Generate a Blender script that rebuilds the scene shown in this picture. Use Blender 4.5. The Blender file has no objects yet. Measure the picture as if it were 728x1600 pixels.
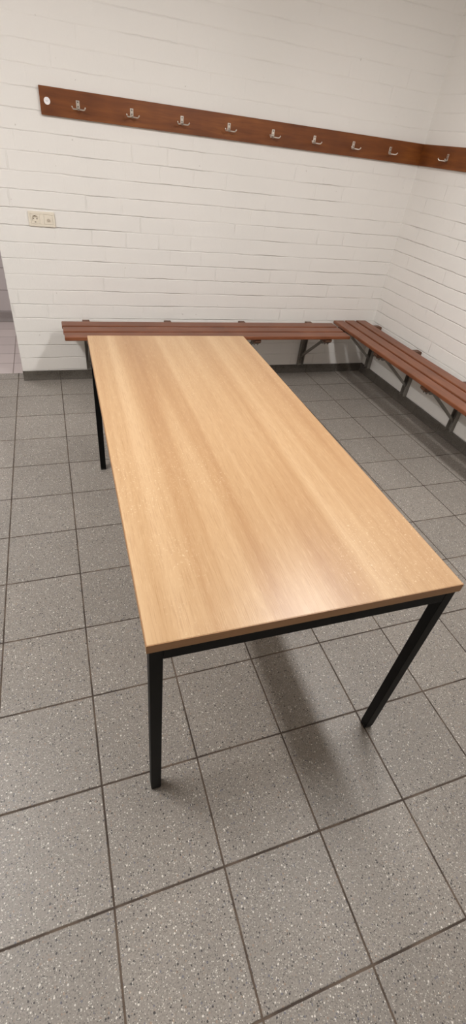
import bpy, bmesh, math, random
from mathutils import Vector, Matrix

random.seed(7)
scene = bpy.context.scene
C = scene.collection

# ------------------------------------------------------------------ camera
def make_camera():
    f, cx, cy, cz, az, pitch, roll = 713.569, .3521, -.2979, 1.5655, .4048, .6804, .1362
    fw = Vector((math.sin(az) * math.cos(pitch), math.cos(az) * math.cos(pitch), -math.sin(pitch)))
    r0 = Vector((math.cos(az), -math.sin(az), 0)); u0 = r0.cross(fw)
    c, s = math.cos(roll), math.sin(roll)
    r = c * r0 + s * u0; u = -s * r0 + c * u0
    cam = bpy.data.cameras.new('camera'); o = bpy.data.objects.new('camera', cam); C.objects.link(o)
    M = Matrix((r, u, -fw)).transposed().to_4x4(); M.translation = (cx, cy, cz)
    o.matrix_world = M
    cam.sensor_fit = 'VERTICAL'; cam.sensor_height = 36.0; cam.lens = f * 36.0 / 1600.0
    cam.clip_start = .02
    scene.camera = o
make_camera()

# ------------------------------------------------------------------ world, lamps, exposure
w = bpy.data.worlds.new('world'); scene.world = w; w.use_nodes = True
w.node_tree.nodes['Background'].inputs[0].default_value = (1, .95, .88, 1)
w.node_tree.nodes['Background'].inputs[1].default_value = .0

def lamp(name, loc, sx, sy, power, col=(1, .99, .985)):
    l = bpy.data.lights.new(name, 'AREA'); l.shape = 'RECTANGLE'; l.size = sx; l.size_y = sy
    l.energy = power; l.color = col
    o = bpy.data.objects.new(name, l); C.objects.link(o); o.location = loc
    return o
# two long fluorescent fittings along the ceiling, one more in the washroom beyond the opening
def fitting(x, y, length, power):
    """a surface-mounted fluorescent fitting: its diffuser shines down and out of both long sides"""
    lamp('ceiling_lamp_light', (x, y, 2.545), .14, length, power)
    for sgn in (-1, 1):
        o = lamp('ceiling_lamp_side_light', (x + sgn * .075, y, 2.58), .06, length, power * .26)
        o.rotation_euler = (0, -sgn * math.pi / 2, 0); o.data.size, o.data.size_y = .06, length
fitting(1.70, .95, 1.35, 42)
fitting(-.78, 1.02, 1.30, 53)
# one more in the washroom beyond the opening
lamp('washroom_lamp_light', (-.6, 4.0, 2.4), .2, .6, 15)

vs = scene.view_settings
vs.view_transform = 'Standard'; vs.look = 'None'; vs.gamma = 1.0; vs.exposure = 0.0
vs.use_curve_mapping = False
scene.cycles.use_denoising = True
scene.cycles.max_bounces = 8; scene.cycles.diffuse_bounces = 6

# ------------------------------------------------------------------ node helpers
def lin(c):
    return tuple(((v / 255) / 12.92 if v / 255 <= .04045 else ((v / 255 + .055) / 1.055) ** 2.4) for v in c) + (1,)

class N:
    """thin wrapper around a material's node tree"""
    def __init__(s, name):
        s.m = bpy.data.materials.new(name); s.m.use_nodes = True
        s.t = s.m.node_tree; s.b = s.t.nodes['Principled BSDF']
    def n(s, typ, **kw):
        x = s.t.nodes.new(typ)
        for k, v in kw.items(): setattr(x, k, v)
        return x
    def link(s, a, b): s.t.links.new(a, b)
    def put(s, sock, v):
        if isinstance(v, bpy.types.NodeSocket): s.link(v, sock)
        else: sock.default_value = v
    def coords(s):
        return s.n('ShaderNodeTexCoord').outputs['Object']
    def sep(s, v):
        x = s.n('ShaderNodeSeparateXYZ'); s.link(v, x.inputs[0]); return x.outputs
    def comb(s, a, b, c):
        x = s.n('ShaderNodeCombineXYZ')
        for i, v in enumerate((a, b, c)): s.put(x.inputs[i], v)
        return x.outputs[0]
    def math(s, op, a, b=0.0, c=0.0, clamp=False):
        x = s.n('ShaderNodeMath', operation=op); x.use_clamp = clamp
        s.put(x.inputs[0], a); s.put(x.inputs[1], b); s.put(x.inputs[2], c)
        return x.outputs[0]
    def smooth(s, v, a, b, lo=0.0, hi=1.0):
        x = s.n('ShaderNodeMapRange', interpolation_type='SMOOTHSTEP')
        s.put(x.inputs[0], v); x.inputs[1].default_value = a; x.inputs[2].default_value = b
        x.inputs[3].default_value = lo; x.inputs[4].default_value = hi
        return x.outputs[0]
    def maprange(s, v, a, b, lo, hi):
        x = s.n('ShaderNodeMapRange'); s.put(x.inputs[0], v)
        for i, q in enumerate((a, b, lo, hi)): x.inputs[i + 1].default_value = q
        return x.outputs[0]
    def scale(s, v, sc):
        x = s.n('ShaderNodeVectorMath', operation='MULTIPLY'); s.link(v, x.inputs[0]); x.inputs[1].default_value = sc
        return x.outputs[0]
    def add(s, v, u):
        x = s.n('ShaderNodeVectorMath', operation='ADD'); s.link(v, x.inputs[0]); s.put(x.inputs[1], u)
        return x.outputs[0]
    def noise(s, v, sc, detail=2.0, rough=.5, dist=0.0):
        x = s.n('ShaderNodeTexNoise'); s.link(v, x.inputs['Vector'])
        x.inputs['Scale'].default_value = sc; x.inputs['Detail'].default_value = detail
        x.inputs['Roughness'].default_value = rough; x.inputs['Distortion'].default_value = dist
        return x.outputs[0]
    def white(s, v):
        x = s.n('ShaderNodeTexWhiteNoise', noise_dimensions='3D'); s.link(v, x.inputs[0]); return x.outputs[0]
    def vor(s, v, sc, dims='3D'):
        x = s.n('ShaderNodeTexVoronoi', voronoi_dimensions=dims); s.link(v, x.inputs['Vector']); x.inputs['Scale'].default_value = sc
        return x.outputs['Distance'], x.outputs['Color']
    def mix(s, f, a, b):
        x = s.n('ShaderNodeMix', data_type='RGBA'); s.put(x.inputs[0], f); s.put(x.inputs[6], a); s.put(x.inputs[7], b)
        return x.outputs[2]
    def ramp(s, f, stops, interp='LINEAR'):
        x = s.n('ShaderNodeValToRGB'); s.put(x.inputs[0], f); r = x.color_ramp; r.interpolation = interp
        while len(r.elements) < len(stops): r.elements.new(.5)
        for e, (p, c) in zip(r.elements, stops): e.position = p; e.color = c
        return x.outputs[0]
    def bump(s, h, dist, strength=1.0):
        x = s.n('ShaderNodeBump'); s.link(h, x.inputs['Height'])
        x.inputs['Distance'].default_value = dist; x.inputs['Strength'].default_value = strength
        s.link(x.outputs[0], s.b.inputs['Normal'])
    def fin(s, col=None, rough=None, spec=None, metal=None):
        if col is not None: s.put(s.b.inputs['Base Color'], col)
        if rough is not None: s.put(s.b.inputs['Roughness'], rough)
        if spec is not None: s.put(s.b.inputs['Specular IOR Level'], spec)
        if metal is not None: s.put(s.b.inputs['Metallic'], metal)
        return s.m

# ------------------------------------------------------------------ materials
def mat_brick(name, axis):
    k = N(name); co = k.coords(); x, y, z = k.sep(co)
    u = x if axis == 'x' else y
    wob = k.noise(co, 5.0, 2.0); wob2 = k.noise(k.add(co, (9, 4, 2)), 28.0, 2.0)
    zz = k.math('ADD', z, k.math('MULTIPLY', k.math('SUBTRACT', wob, .5), .010))
    zz = k.math('ADD', zz, k.math('MULTIPLY', k.math('SUBTRACT', wob2, .5), .006))
    H = .0935
    zs = k.math('DIVIDE', k.math('SUBTRACT', zz, .074), H)
    row = k.math('FLOOR', zs)
    fz = k.math('SUBTRACT', zs, row)
    dz = k.math('MULTIPLY', k.math('MINIMUM', fz, k.math('SUBTRACT', 1.0, fz)), H)
    half = k.math('MULTIPLY', k.math('MODULO', k.math('ADD', row, 100.0), 2.0), .5)
    jit = k.math('MULTIPLY', k.white(k.comb(row, 3.3, 7.1)), .35)
    L = .2225
    us = k.math('ADD', k.math('DIVIDE', k.math('ADD', u, .16), L), k.math('ADD', half, jit))
    us = k.math('ADD', us, k.math('MULTIPLY', k.math('SUBTRACT', wob2, .5), .03))
    cell = k.math('FLOOR', us)
    fu = k.math('SUBTRACT', us, cell)
    du = k.math('MULTIPLY', k.math('MINIMUM', fu, k.math('SUBTRACT', 1.0, fu)), L)
    # joints almost filled with paint: strength changes along the wall
    sv = k.smooth(k.noise(k.add(co, (3, 8, 1)), 3.2, 3.0), .36, .70, .2, .95)
    high = k.smooth(z, 1.2, 1.75, 1.0, .42)
    gz = k.math('MULTIPLY', k.math('MULTIPLY', k.smooth(dz, .0004, .0052, 1.0, 0.0), sv), high)
    sv2 = k.smooth(k.noise(k.add(co, (1, 2, 8)), 4.5, 2.0), .47, .76, .0, .7)
    gu = k.math('MULTIPLY', k.math('MULTIPLY', k.smooth(du, .001, .007, 1.0, 0.0), sv2), high)
    g = k.math('MAXIMUM', gz, gu)
    br = k.white(k.comb(row, cell, 1.0))
    tilt = k.math('MULTIPLY', br, .25)
    fine = k.noise(co, 90.0, 4.0, .6)
    big = k.noise(co, 16.0, 3.0)
    h = k.math('ADD', k.math('SUBTRACT', tilt, k.math('MULTIPLY', g, 1.0)), k.math('ADD', k.math('MULTIPLY', fine, .16), k.math('MULTIPLY', big, .35)))
    k.bump(h, .0048, .9)
    col = k.mix(k.noise(co, 1.6, 3.0), lin((225, 222, 217)), lin((230, 226, 221)))
    col = k.mix(k.math('MULTIPLY', g, .12), col, lin((176, 168, 156)))
    pit = k.smooth(k.noise(k.add(co, (5, 5, 5)), 42.0, 1.0), .80, .83)
    col = k.mix(k.math('MULTIPLY', pit, .35), col, lin((150, 140, 126)))
    return k.fin(col, .55, .3)

def terrazzo(k, co, base, base2):
    d, c = k.vor(co, 160.0); r, g, b = k.sep(c)
    rad = k.math('ADD', k.math('MULTIPLY', g, .30), .13)
    spot = k.math('LESS_THAN', d, rad)
    col = k.mix(k.smooth(k.noise(co, 240.0, 2.0), .3, .7), base, base2)
    def layer(col, lo, hi, tone, amt):
        m = k.math('MULTIPLY', k.math('GREATER_THAN', r, lo), k.math('LESS_THAN', r, hi))
        return k.mix(k.math('MULTIPLY', k.math('MULTIPLY', m, spot), amt), col, tone)
    col = layer(col, .0, .12, lin((214, 208, 199)), .9)
    col = layer(col, .15, .33, lin((44, 41, 42)), .9)
    col = layer(col, .33, .45, lin((92, 92, 106)), .75)
    col = layer(col, .45, .55, lin((150, 124, 104)), .6)
    d2, c2 = k.vor(k.add(co, (.37, .11, .2)), 300.0); r2, g2, b2 = k.sep(c2)
    s2 = k.math('LESS_THAN', d2, .36)
    col = k.mix(k.math('MULTIPLY', k.math('MULTIPLY', k.math('LESS_THAN', r2, .20), s2), .8), col, lin((206, 200, 190)))
    col = k.mix(k.math('MULTIPLY', k.math('MULTIPLY', k.math('GREATER_THAN', r2, .76), s2), .75), col, lin((60, 57, 56)))
    return col

def mat_floor(name):
    k = N(name); co = k.coords(); x, y, z = k.sep(co)
    wob = k.math('MULTIPLY', k.math('SUBTRACT', k.noise(co, 1.3, 1.0), .5), .006)
    T = .3
    def axis(v):
        s = k.math('DIVIDE', k.math('ADD', v, wob), T); c = k.math('FLOOR', s); f = k.math('SUBTRACT', s, c)
        return c, k.math('MULTIPLY', k.math('MINIMUM', f, k.math('SUBTRACT', 1.0, f)), T)
    cx, dx = axis(x); cy, dy = axis(y)
    d = k.math('MINIMUM', dx, dy)
    edge = k.math('ADD', d, k.math('MULTIPLY', k.math('SUBTRACT', k.noise(co, 120.0, 2.0), .5), .0012))
    joint = k.smooth(edge, .0021, .0031, 1.0, 0.0)
    col = terrazzo(k, co, lin((124, 118, 111)), lin((145, 138, 130)))
    tv = k.maprange(k.white(k.comb(cx, cy, 2.0)), 0, 1, .93, 1.06)
    cloud = k.maprange(k.noise(co, 3.5, 3.0), .3, .7, .95, 1.05)
    mul = k.n('ShaderNodeMix', data_type='RGBA', blend_type='MULTIPLY'); mul.inputs[0].default_value = 1.0
    k.link(col, mul.inputs[6]); v = k.math('MULTIPLY', tv, cloud)
    k.link(k.comb(v, v, v), mul.inputs[7])
    grout = k.mix(k.smooth(k.noise(co, 9.0, 3.0), .4, .65), lin((62, 51, 43)), lin((96, 82, 70)))
    col = k.mix(joint, mul.outputs[2], grout)
    fine = k.noise(co, 320.0, 2.0)
    h = k.math('SUBTRACT', k.math('MULTIPLY', fine, .10), k.smooth(d, .0015, .0045, 1.0, 0.0))
    k.bump(h, .0018, .8)
    ro = k.math('ADD', k.math('MULTIPLY', joint, .35), .46)
    return k.fin(col, ro, .45)

def mat_skirting(name, axis):
    k = N(name); co = k.coords(); x, y, z = k.sep(co); u = x if axis == 'x' else y
    s = k.math('DIVIDE', u, .3); f = k.math('FRACT', s)
    d = k.math('MULTIPLY', k.math('MINIMUM', f, k.math('SUBTRACT', 1.0, f)), .3)
    col = k.mix(k.smooth(k.noise(co, 150.0, 3.0), .3, .7), lin((66, 61, 55)), lin((92, 86, 79)))
    col = k.mix(k.smooth(k.noise(co, 14.0, 3.0), .35, .7, 0.0, .5), col, lin((98, 92, 84)))
    col = k.mix(k.smooth(d, .0012, .0022, .85, 0.0), col, lin((58, 49, 42)))
    return k.fin(col, .5, .4)

def mat_small_tiles(name, axes, w_, h_, ou, ov, a, b, grout):
    k = N(name); co = k.coords(); s = k.sep(co); u, v = s[axes[0]], s[axes[1]]
    def ax(q, o, p):
        t = k.math('DIVIDE', k.math('SUBTRACT', q, o), p); c = k.math('FLOOR', t); f = k.math('SUBTRACT', t, c)
        return c, k.math('MULTIPLY', k.math('MINIMUM', f, k.math('SUBTRACT', 1.0, f)), p)
    cu, du = ax(u, ou, w_); cv, dv = ax(v, ov, h_)
    d = k.math('MINIMUM', du, dv); j = k.smooth(d, .0018, .003, 1.0, 0.0)
    col = k.mix(k.white(k.comb(cu, cv, 1.0)), a, b)
    col = k.mix(j, col, grout)
    k.bump(k.math('SUBTRACT', 1.0, j), .001, .8)
    return k.fin(col, .35, .5)

def mat_veneer(name, edge=False):
    """pale beech veneer, grain along local y"""
    k = N(name); co = k.coords()
    a = k.noise(k.add(k.scale(co, (11.0, .34, 1.0)), (2.3, .4, 0)), 1.0, 2.0, .5, .3)
    b = k.noise(k.scale(co, (62.0, .6, 1.0)), 1.0, 3.0, .55)
    f = k.math('ADD', k.math('MULTIPLY', a, .80), k.math('MULTIPLY', b, .20))
    col = k.ramp(f, [(.30, lin((157, 120, 84))), (.43, lin((168, 133, 96))), (.52, lin((175, 142, 105))), (.68, lin((186, 155, 119)))])
    pores = k.noise(k.scale(co, (520.0, 16.0, 60.0)), 1.0, 2.0, .6)
    col = k.mix(k.smooth(pores, .48, .74, 0.0, .38), col, lin((140, 102, 68)))
    fleck = k.noise(k.scale(co, (240.0, 30.0, 60.0)), 1.0, 2.0, .5)
    col = k.mix(k.smooth(fleck, .54, .76, 0.0, .20), col, lin((206, 178, 142)))
    if edge:
        st = k.noise(k.scale(co, (5.0, 5.0, 420.0)), 1.0, 3.0)
        col = k.mix(st, lin((138, 100, 66)), lin((170, 130, 92)))
        return k.fin(col, .4, .4)
    else:
        # worn pale scuffs
        area = k.smooth(k.noise(k.scale(co, (3.2, 2.4, 1.0)), 1.0, 2.0), .46, .66)
        sc = k.smooth(k.noise(k.scale(co, (190.0, 150.0, 1.0)), 1.0, 4.0, .7), .58, .70)
        col = k.mix(k.math('MULTIPLY', k.math('MULTIPLY', area, sc), .6), col, lin((222, 202, 172)))
    k.bump(pores, .0005, .35)
    return k.fin(col, .31, .45)

def mat_dark_wood(name, along, c0, c1, c2, rough=.42):
    k = N(name); co = k.coords()
    sc = [26.0, 26.0, 26.0]; sc[along] = 2.2
    a = k.noise(k.scale(co, tuple(sc)), 1.0, 4.0, .6, .6)
    cl = k.noise(co, 5.0, 2.0)
    sc2 = [260.0, 260.0, 260.0]; sc2[along] = 9.0
    g = k.noise(k.scale(co, tuple(sc2)), 1.0, 2.0)
    f = k.math('ADD', k.math('MULTIPLY', a, .55), k.math('MULTIPLY', cl, .45))
    col = k.ramp(f, [(.32, c0), (.5, c1), (.68, c2)])
    col = k.mix(k.smooth(g, .5, .75, 0.0, .3), col, c0)
    k.bump(g, .0008, .3)
    return k.fin(col, rough, .4)

def mat_plain(name, col, rough=.5, metal=0.0, spec=.5, bump=0.0, sc=150.0):
    k = N(name); co = k.coords()
    n = k.noise(co, sc, 3.0)
    c = k.mix(n, tuple(v * .93 for v in col[:3]) + (1,), tuple(min(1, v * 1.07) for v in col[:3]) + (1,))
    if bump: k.bump(n, bump, .5)
    return k.fin(c, rough, spec, metal)

M = {}
M['brick_x'] = mat_brick('white painted brick', 'x')
M['brick_y'] = mat_brick('white painted brick side', 'y')
M['floor'] = mat_floor('speckled grey floor tile')
M['skirt_x'] = mat_skirting('speckled skirting tile', 'x')
M['skirt_y'] = mat_skirting('speckled skirting tile side', 'y')
M['ceiling'] = mat_plain('grey ceiling panel', lin((176, 170, 162)), .8)
M['wash_floor'] = mat_small_tiles('pale washroom floor tile', (0, 1), .2, .2, -.04, 3.405, lin((186, 174, 172)), lin((194, 182, 179)), lin((112, 98, 90)))
M['wash_wall'] = mat_small_tiles('pale washroom wall tile', (0, 2), .25, .185, -.06, .09, lin((186, 178, 178)), lin((194, 186, 186)), lin((120, 110, 106)))
M['wash_skirt'] = mat_plain('washroom skirting tile', lin((142, 134, 132)), .4)
M['veneer'] = mat_veneer('beech veneer')
M['veneer_edge'] = mat_veneer('beech edge strip', True)
M['black'] = mat_plain('black powder coat', lin((6, 6, 6)), .5, 0, .16, .0002, 700)
M['black_cap'] = mat_plain('black plastic cap', lin((12, 12, 12)), .5)
M['rail_x'] = mat_dark_wood('stained rail wood', 0, lin((88, 44, 14)), lin((114, 62, 23)), lin((138, 82, 34)))
M['rail_y'] = mat_dark_wood('stained rail wood side', 1, lin((82, 40, 17)), lin((104, 56, 26)), lin((122, 70, 34)))
M['slat'] = mat_dark_wood('reddish bench slat wood', 0, lin((100, 56, 33)), lin((120, 69, 43)), lin((138, 85, 57)), .36)
M['bearer'] = mat_dark_wood('dark bench bearer wood', 1, lin((78, 52, 38)), lin((98, 66, 48)), lin((114, 80, 60)), .5)
M['steel'] = mat_plain('grey bench steel', lin((122, 117, 109)), .45, .1, .5, .0003, 200)
M['chrome'] = mat_plain('satin metal hook', lin((212, 204, 194)), .28, .9)
M['screw'] = mat_plain('screw head', lin((120, 112, 104)), .35, .9)
M['sticker'] = mat_plain('white sticker', lin((232, 228, 228)), .45)
M['print'] = mat_plain('grey print', lin((168, 166, 170)), .6)
M['plastic'] = mat_plain('cream plastic', lin((224, 215, 199)), .35)
M['plastic_dark'] = mat_plain('shaded plastic', lin((60, 52, 46)), .5)
M['knob'] = mat_plain('grey plastic', lin((186, 174, 158)), .35)
M['lino'] = M['floor']

# ------------------------------------------------------------------ mesh helpers
def obj(name, bm, m, parent=None, bevel=0.0, seg=2, smooth=False, **props):
    me = bpy.data.meshes.new(name); bmesh.ops.recalc_face_normals(bm, faces=bm.faces[:]); bm.to_mesh(me); bm.free()
    me.materials.append(m)
    o = bpy.data.objects.new(name, me); C.objects.link(o)
    if smooth:
        for p in me.polygons: p.use_smooth = True
    if bevel:
        b = o.modifiers.new('bevel', 'BEVEL'); b.width = bevel; b.segments = seg; b.limit_method = 'ANGLE'; b.angle_limit = math.radians(40)
        for p in me.polygons: p.use_smooth = True
        wn = o.modifiers.new('normals', 'WEIGHTED_NORMAL'); wn.keep_sharp = True
    if parent: o.parent = parent
    for k_, v in props.items(): o[k_] = v
    return o

def structure(name, bm, m, **kw):
    return obj(name, bm, m, kind='structure', **kw)

def empty(name, loc, rz, label, cat, group=None):
    o = bpy.data.objects.new(name, None); C.objects.link(o); o.location = loc; o.rotation_euler = (0, 0, rz)
    o.empty_display_size = .1
    o['label'] = label; o['category'] = cat
    if group: o['group'] = group
    return o

def box(bm, x0, y0, z0, x1, y1, z1):
    vs_ = [bm.verts.new((x, y, z)) for z in (z0, z1) for y in (y0, y1) for x in (x0, x1)]
    for f in ((0, 1, 3, 2), (4, 5, 7, 6), (0, 1, 5, 4), (2, 3, 7, 6), (0, 2, 6, 4), (1, 3, 7, 5)):
        bm.faces.new([vs_[i] for i in f])
    return bm

def prism(bm, pts, axis, a, b):
    """polygon pts (two coordinates) swept along axis from a to b"""
    def P(p, t):
        q = list(p); q.insert(axis, t); return q
    r0 = [bm.verts.new(P(p, a)) for p in pts]; r1 = [bm.verts.new(P(p, b)) for p in pts]
    n = len(pts)
    for i in range(n):
        bm.faces.new((r0[i], r0[(i + 1) % n], r1[(i + 1) % n], r1[i]))
    bm.faces.new(r0); bm.faces.new(r1)
    return bm

def tube(bm, pts, radii, seg=10):
    pts = [Vector(p) for p in pts]; rings = []
    for i, p in enumerate(pts):
        d = (pts[min(i + 1, len(pts) - 1)] - pts[max(i - 1, 0)]).normalized()
        a = Vector((0, 0, 1)) if abs(d.z) < .9 else Vector((1, 0, 0))
        u = d.cross(a).normalized(); v = d.cross(u).normalized()
        r = radii[i] if isinstance(radii, (list, tuple)) else radii
        rings.append([bm.verts.new(p + (u * math.cos(t) + v * math.sin(t)) * r) for t in (2 * math.pi * j / seg for j in range(seg))])
    for r0, r1 in zip(rings, rings[1:]):
        for j in range(seg):
            bm.faces.new((r0[j], r0[(j + 1) % seg], r1[(j + 1) % seg], r1[j]))
    bm.faces.new(rings[0]); bm.faces.new(rings[-1])
    return bm

def disc(bm, c, nrm, r, t, seg=24):
    """short cylinder: centre of its base c, axis nrm, thickness t"""
    nrm = Vector(nrm).normalized()
    return tube(bm, [Vector(c), Vector(c) + nrm * t * .7, Vector(c) + nrm * t], [r, r, r * .9], seg)

BM = bmesh.new

# ------------------------------------------------------------------ room
YB, XR = 3.277, 2.979          # back wall face, right wall face
XL, YF, ZC = -2.1, -2.2, 2.62
structure('floor', box(BM(), XL - .1, YF - .1, -.06, XR + .1, 3.405, 0), M['floor'])
structure('floor_washroom', box(BM(), -1.6, 3.405, -.06, .9, 4.75, -.001), M['wash_floor'])
wb = BM()
prism(wb, [(XL - .1, 0), (-.86, 0), (-.86, 2.06), (.043, 2.06), (.043, 0), (XR + .12, 0), (XR + .12, ZC + .08), (XL - .1, ZC + .08)], 1, YB, YB + .128)
structure('wall_back', wb, M['brick_x'], bevel=.006)
structure('wall_right', box(BM(), XR, YF - .1, 0, XR + .12, YB, ZC + .08), M['brick_y'])
structure('wall_left', box(BM(), XL - .1, YF - .1, 0, XL, YB, ZC + .08), M['brick_y'])
structure('wall_front', box(BM(), XL, YF - .1, 0, XR, YF, ZC + .08), M['brick_x'])
structure('ceiling', box(BM(), XL, YF, ZC, XR, YB, ZC + .06), M['ceiling'])
structure('wall_washroom', box(BM(), -1.6, 4.63, 0, .9, 4.75, 2.6), M['wash_wall'])
structure('wall_washroom_left', box(BM(), -1.7, YB + .128, 0, -1.6, 4.75, 2.6), M['brick_y'])
structure('wall_washroom_right', box(BM(), .9, YB + .128, 0, 1.0, 4.75, 2.6), M['brick_y'])
structure('ceiling_washroom', box(BM(), -1.7, YB + .128, 2.6, 1.0, 4.75, 2.66), M['ceiling'])

def cove(d, h=.0705):
    return [(0, 0), (d, 0), (d * .98, .004), (d * .72, .014), (d * .56, .028), (d * .5, .045), (d * .5, h - .004), (d * .42, h), (0, h)]
structure('baseboard_back', prism(BM(), [(YB - a, b) for a, b in cove(.014)], 0, .041, XR - .004), M['skirt_x'], bevel=.0012)
structure('baseboard_right', prism(BM(), [(XR - a, b) for a, b in cove(.022, .074)], 1, YF + .02, YB - .004), M['skirt_y'], bevel=.0012)
structure('baseboard_washroom', prism(BM(), [(4.63 - a, b) for a, b in cove(.016, .085)], 0, -1.6, .9), M['wash_skirt'], bevel=.0012)

# ------------------------------------------------------------------ table
def make_table():
    L, W, h, t = 1.7853, .7981, .7619, .026
    ix, iy, s = .0060, .0042, .030
    r = empty('table', (.4354, .2423, 0), -.0163, 'long pale beech veneer table on black square steel legs on the tiled floor', 'table')
    obj('tabletop', box(BM(), .0016, .0016, h - t, W - .0016, L - .0016, h), M['veneer'], r, .0011)
    e = BM(); box(e, 0, 0, h - t, W, .0016, h - .0006); box(e, 0, L - .0016, h - t, W, L, h - .0006)
    box(e, 0, .0016, h - t, .0016, L - .0016, h - .0006); box(e, W - .0016, .0016, h - t, W, L - .0016, h - .0006)
    obj('edge_strip', e, M['veneer_edge'], r, label='slightly darker beech edge strip')
    z1 = h - t
    for x0, y0 in ((ix, iy), (W - ix - s, iy), (ix, L - iy - s), (W - ix - s, L - iy - s)):
        lg = obj('leg', box(BM(), x0, y0, .010, x0 + s, y0 + s, z1), M['black'], r, .002)
        obj('foot_cap', box(BM(), x0 + .0008, y0 + .0008, 0, x0 + s - .0008, y0 + s - .0008, .011), M['black_cap'], lg, .0025)
    zr = z1 - .039
    d = .0004
    for b in ((ix + s, iy + d, zr, W - ix - s, iy + s - d, z1), (ix + s, L - iy - s + d, zr, W - ix - s, L - iy - d, z1),
              (ix + d, iy + s, zr, ix + s - d, L - iy - s, z1), (W - ix - s + d, iy + s, zr, W - ix - d, L - iy - s, z1)):
        obj('frame_rail', box(BM(), *b), M['black'], r, .0015)
make_table()

# ------------------------------------------------------------------ benches: local x along the wall, wall at y = 0, seat towards -y
def make_bench(loc, rz, length, supports, label):
    r = empty('bench', loc, rz, label, 'bench', None)
    H, T = .465, .025
    for y0, y1, dx in ((.106, .199, 0), (.219, .312, .004), (.332, .425, .008)):
        obj('slat', box(BM(), dx, -y1, H - T, length, -y0, H), M['slat'], r, .005, 3)
    zb = H - T                                             # underside of the slats
    for sx in supports:
        # wooden bearer running from the wall to the front slat, chamfered at both ends
        prof = [(-.004, zb + .004), (-.014, zb + .007), (-.074, zb + .007), (-.084, zb), (-.400, zb), (-.412, zb - .010), (-.412, zb - .022), (-.396, zb - .036), (-.02, zb - .036), (-.004, zb - .028)]
        be = obj('bearer', prism(BM(), prof, 0, sx - .024, sx + .024), M['bearer'], r, .002)
        # channel post on the wall, open side to the room
        w2, dep, th, z0, z1 = .025, .036, .0035, .076, zb - .036
        ch = [(sx - w2, -.002), (sx - w2, -dep), (sx - w2 + th, -dep), (sx - w2 + th, -.002 - th), (sx + w2 - th, -.002 - th), (sx + w2 - th, -dep), (sx + w2, -dep), (sx + w2, -.002)]
        po = BM(); prism(po, ch, 2, z0, z1)
        po = obj('post', po, M['steel'], r)
        for zz in (.105, .33): obj('bolt', disc(BM(), (sx, -.0055, zz), (0, -1, 0), .007, .006, 8), M['screw'], po)
        # flat strut from the channel up to the bearer's front
        a, b = Vector((sx, -.014, .150)), Vector((sx, -.318, zb - .044))
        d = (b - a).normalized(); n = Vector((1, 0, 0)).cross(d)
        br = BM(); hw, ht = .009, .0095
        c0 = [a + Vector((1, 0, 0)) * i * hw + n * j * ht for i, j in ((-1, -1), (1, -1), (1, 1), (-1, 1))]
        c1 = [b + Vector((1, 0, 0)) * i * hw + n * j * ht for i, j in ((-1, -1), (1, -1), (1, 1), (-1, 1))]
        v0 = [br.verts.new(p) for p in c0]; v1 = [br.verts.new(p) for p in c1]
        for i in range(4): br.faces.new((v0[i], v0[(i + 1) % 4], v1[(i + 1) % 4], v1[i]))
        br.faces.new(v0); br.faces.new(v1)
        obj('brace', br, M['steel'], r, .0015)
        # folded steel bracket below the bearer that takes the strut
        bk = BM()
        prism(bk, [(-.285, zb - .036), (-.388, zb - .036), (-.388, zb - .041), (-.376, zb - .056), (-.362, zb - .046), (-.346, zb - .060), (-.318, zb - .060), (-.300, zb - .048), (-.285, zb - .041)], 0, sx - .016, sx - .012)
        prism(bk, [(-.285, zb - .036), (-.388, zb - .036), (-.388, zb - .041), (-.376, zb - .056), (-.362, zb - .046), (-.346, zb - .060), (-.318, zb - .060), (-.300, zb - .048), (-.285, zb - .041)], 0, sx + .012, sx + .016)
        box(bk, sx - .016, -.388, zb - .039, sx + .016, -.285, zb - .036)
        bk = obj('bracket', bk, M['steel'], r)
        p = BM(); tube(p, [(sx - .020, -.322, zb - .050), (sx + .020, -.322, zb - .050)], .005, 8)
        obj('bolt', p, M['screw'], bk)
    return r
make_bench((.3565, YB, 0), 0, 2.142, [.169, .765, 1.366, 1.966],
           'reddish brown slatted wooden bench on the far wall, partly behind the table end')
make_bench((XR, 3.252, 0), -math.pi / 2, 2.04, [.100, .672, 1.260, 1.86],
           'reddish brown slatted wooden bench along the right-hand wall, running out of the photo')

# ------------------------------------------------------------------ coat rails: local x along the wall, wall at y = 0, room towards -y
def make_hook_meshes():
    z0 = -.003
    b = BM()
    box(b, -.0095, -.0025, -.017, .0095, 0, .020)               # back plate (its top corners rounded by the bevel)
    p = obj('hook', b, M['chrome'], None, .0012)
    q = BM()
    tube(q, [(0, -.001, -.016), (0, -.010, -.017), (0, -.016, -.018)], [.0075, .007, .006], 12)
    for s in (-1, 1):
        pts = [(0, -.012, -.018), (s * .010, -.022, -.0185), (s * .024, -.035, -.0190), (s * .030, -.0405, -.0180), (s * .0340, -.044, -.0130), (s * .0365, -.0465, -.0075)]
        tube(q, pts, [.0040, .0036, .0034, .0034, .0034, .0036], 10)
    pr = obj('prong', q, M['chrome'], p, smooth=True)
    scs = []
    for zz in (.012, -.006):
        s_ = BM(); disc(s_, (0, -.0025, zz), (0, -1, 0), .0038, .0012, 12)
        scs.append(obj('screw', s_, M['screw'], p))
    return p, [pr] + scs

hook0, hook_kids = make_hook_meshes()
first = [True]
def put_hook(parent, x, z):
    if first[0]:
        o = hook0; first[0] = False
    else:
        o = hook0.copy(); C.objects.link(o)
        for ch in hook_kids:
            c = ch.copy(); C.objects.link(c); c.parent = o
    o.parent = parent; o.location = (x, -.018, z)

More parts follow.
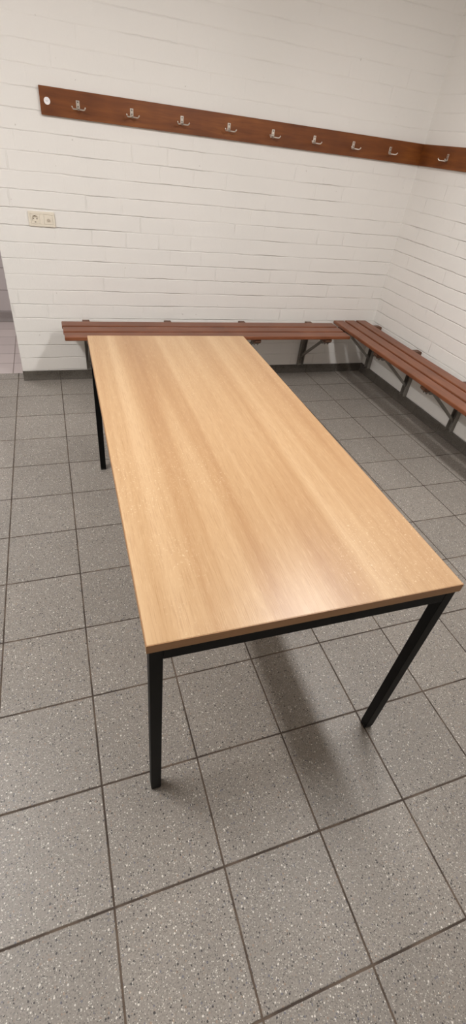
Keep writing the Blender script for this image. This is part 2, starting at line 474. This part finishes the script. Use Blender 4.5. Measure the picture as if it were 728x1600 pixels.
def make_rail(loc, rz, length, m, hooks, label):
    r = empty('coat_rail', loc, rz, label, 'coat rail')
    obj('board', box(BM(), 0, -.018, 1.558, length, -.0015, 1.681), m, r, .0018)
    for x in hooks: put_hook(r, x, 1.620)
    return r
RX = .391
ra = make_rail((RX, YB, 0), 0, XR - .001 - RX, M['rail_x'], [.592 - RX + .3003 * i for i in range(8)],
               'long dark brown wooden coat rail with eight metal hooks on the long wall')
st = BM(); disc(st, (.0375, -.018, 1.6195), (0, -1, 0), .0165, .0012, 32)
st = obj('sticker', st, M['sticker'], ra, label='round white sticker at the rail end')
pt = BM()
for x0, x1, zz in ((-.007, -.004, .001), (-.003, .001, .001), (.002, .0075, .001), (-.005, .004, -.0025)):
    box(pt, .0375 + x0, -.0195, 1.6195 + zz, .0375 + x1, -.0191, 1.6195 + zz + .0016)
obj('print', pt, M['print'], st)
make_rail((XR, YB - .0185, 0), -math.pi / 2, 2.1, M['rail_x'], [YB - .0185 - 2.963 + .3003 * i for i in range(6)],
          'dark brown wooden coat rail on the right-hand wall, meeting the longer rail in the corner')

# ------------------------------------------------------------------ twin wall socket
def make_socket():
    r = empty('wall_socket', (.3185, YB, 1.0515), 0, 'cream double wall socket with power outlet and cable outlet on white brick wall', 'wall socket')
    W, H = .0775, .040
    fr = BM()
    d = -.010
    holes = [(-.0385, .026), (.0325, .026)]
    # frame built as bars so the two inserts sit in real openings
    xs = [-W, -.0645, -.0125, .0065, .0585, W]
    box(fr, -W, d, .026, W, 0, H); box(fr, -W, d, -H, W, 0, -.026)
    box(fr, -W, d, -.026, -.0645, 0, .026); box(fr, -.0125, d, -.026, .0125, 0, .026); box(fr, .0645, d, -.026, W, 0, .026)
    obj('frame', fr, M['plastic'], r, .0015)
    cx = -.0385
    # earthed outlet: plate with a round well
    n = 32; rad = .0195
    pb = BM(); yf, yw = -.0115, .0
    sq = []
    for i in range(n):
        t = 2 * math.pi * i / n; c, s = math.cos(t), math.sin(t); k_ = .0255 / max(abs(c), abs(s))
        sq.append((cx + c * k_, s * k_))
    ro = [pb.verts.new((x, yf, z)) for x, z in sq]
    rb = [pb.verts.new((x, 0, z)) for x, z in sq]
    ri = [pb.verts.new((cx + rad * math.cos(2 * math.pi * i / n), yf, rad * math.sin(2 * math.pi * i / n))) for i in range(n)]
    rw = [pb.verts.new((cx + rad * .96 * math.cos(2 * math.pi * i / n), -.0015, rad * .96 * math.sin(2 * math.pi * i / n))) for i in range(n)]
    for i in range(n):
        j = (i + 1) % n
        pb.faces.new((ro[i], ro[j], ri[j], ri[i])); pb.faces.new((ri[i], ri[j], rw[j], rw[i])); pb.faces.new((ro[i], ro[j], rb[j], rb[i]))
    pb.faces.new(rw)
    ins = obj('outlet', pb, M['plastic'], r)
    for s in (-1, 1): obj('pin_hole', disc(BM(), (cx + s * .0095, -.0016, 0), (0, -1, 0), .0027, .0006, 12), M['plastic_dark'], ins)
    for s in (-1, 1):
        cl = BM(); box(cl, cx - .0025, -.0105, s * .0165 - .0022, cx + .0025, -.0015, s * .0165 + .0022)
        obj('earth_clip', cl, M['screw'], ins, .0005)
    cb = BM(); box(cb, .0130, -.0115, -.0255, .0640, 0, .0255)
    cv = obj('cover_plate', cb, M['plastic'], r, .001)
    kb = BM(); disc(kb, (.0385, -.0115, -.003), (0, -1, 0), .0085, .007, 24)
    obj('cable_outlet', kb, M['knob'], cv, .001, label='small round grey outlet')
make_socket()
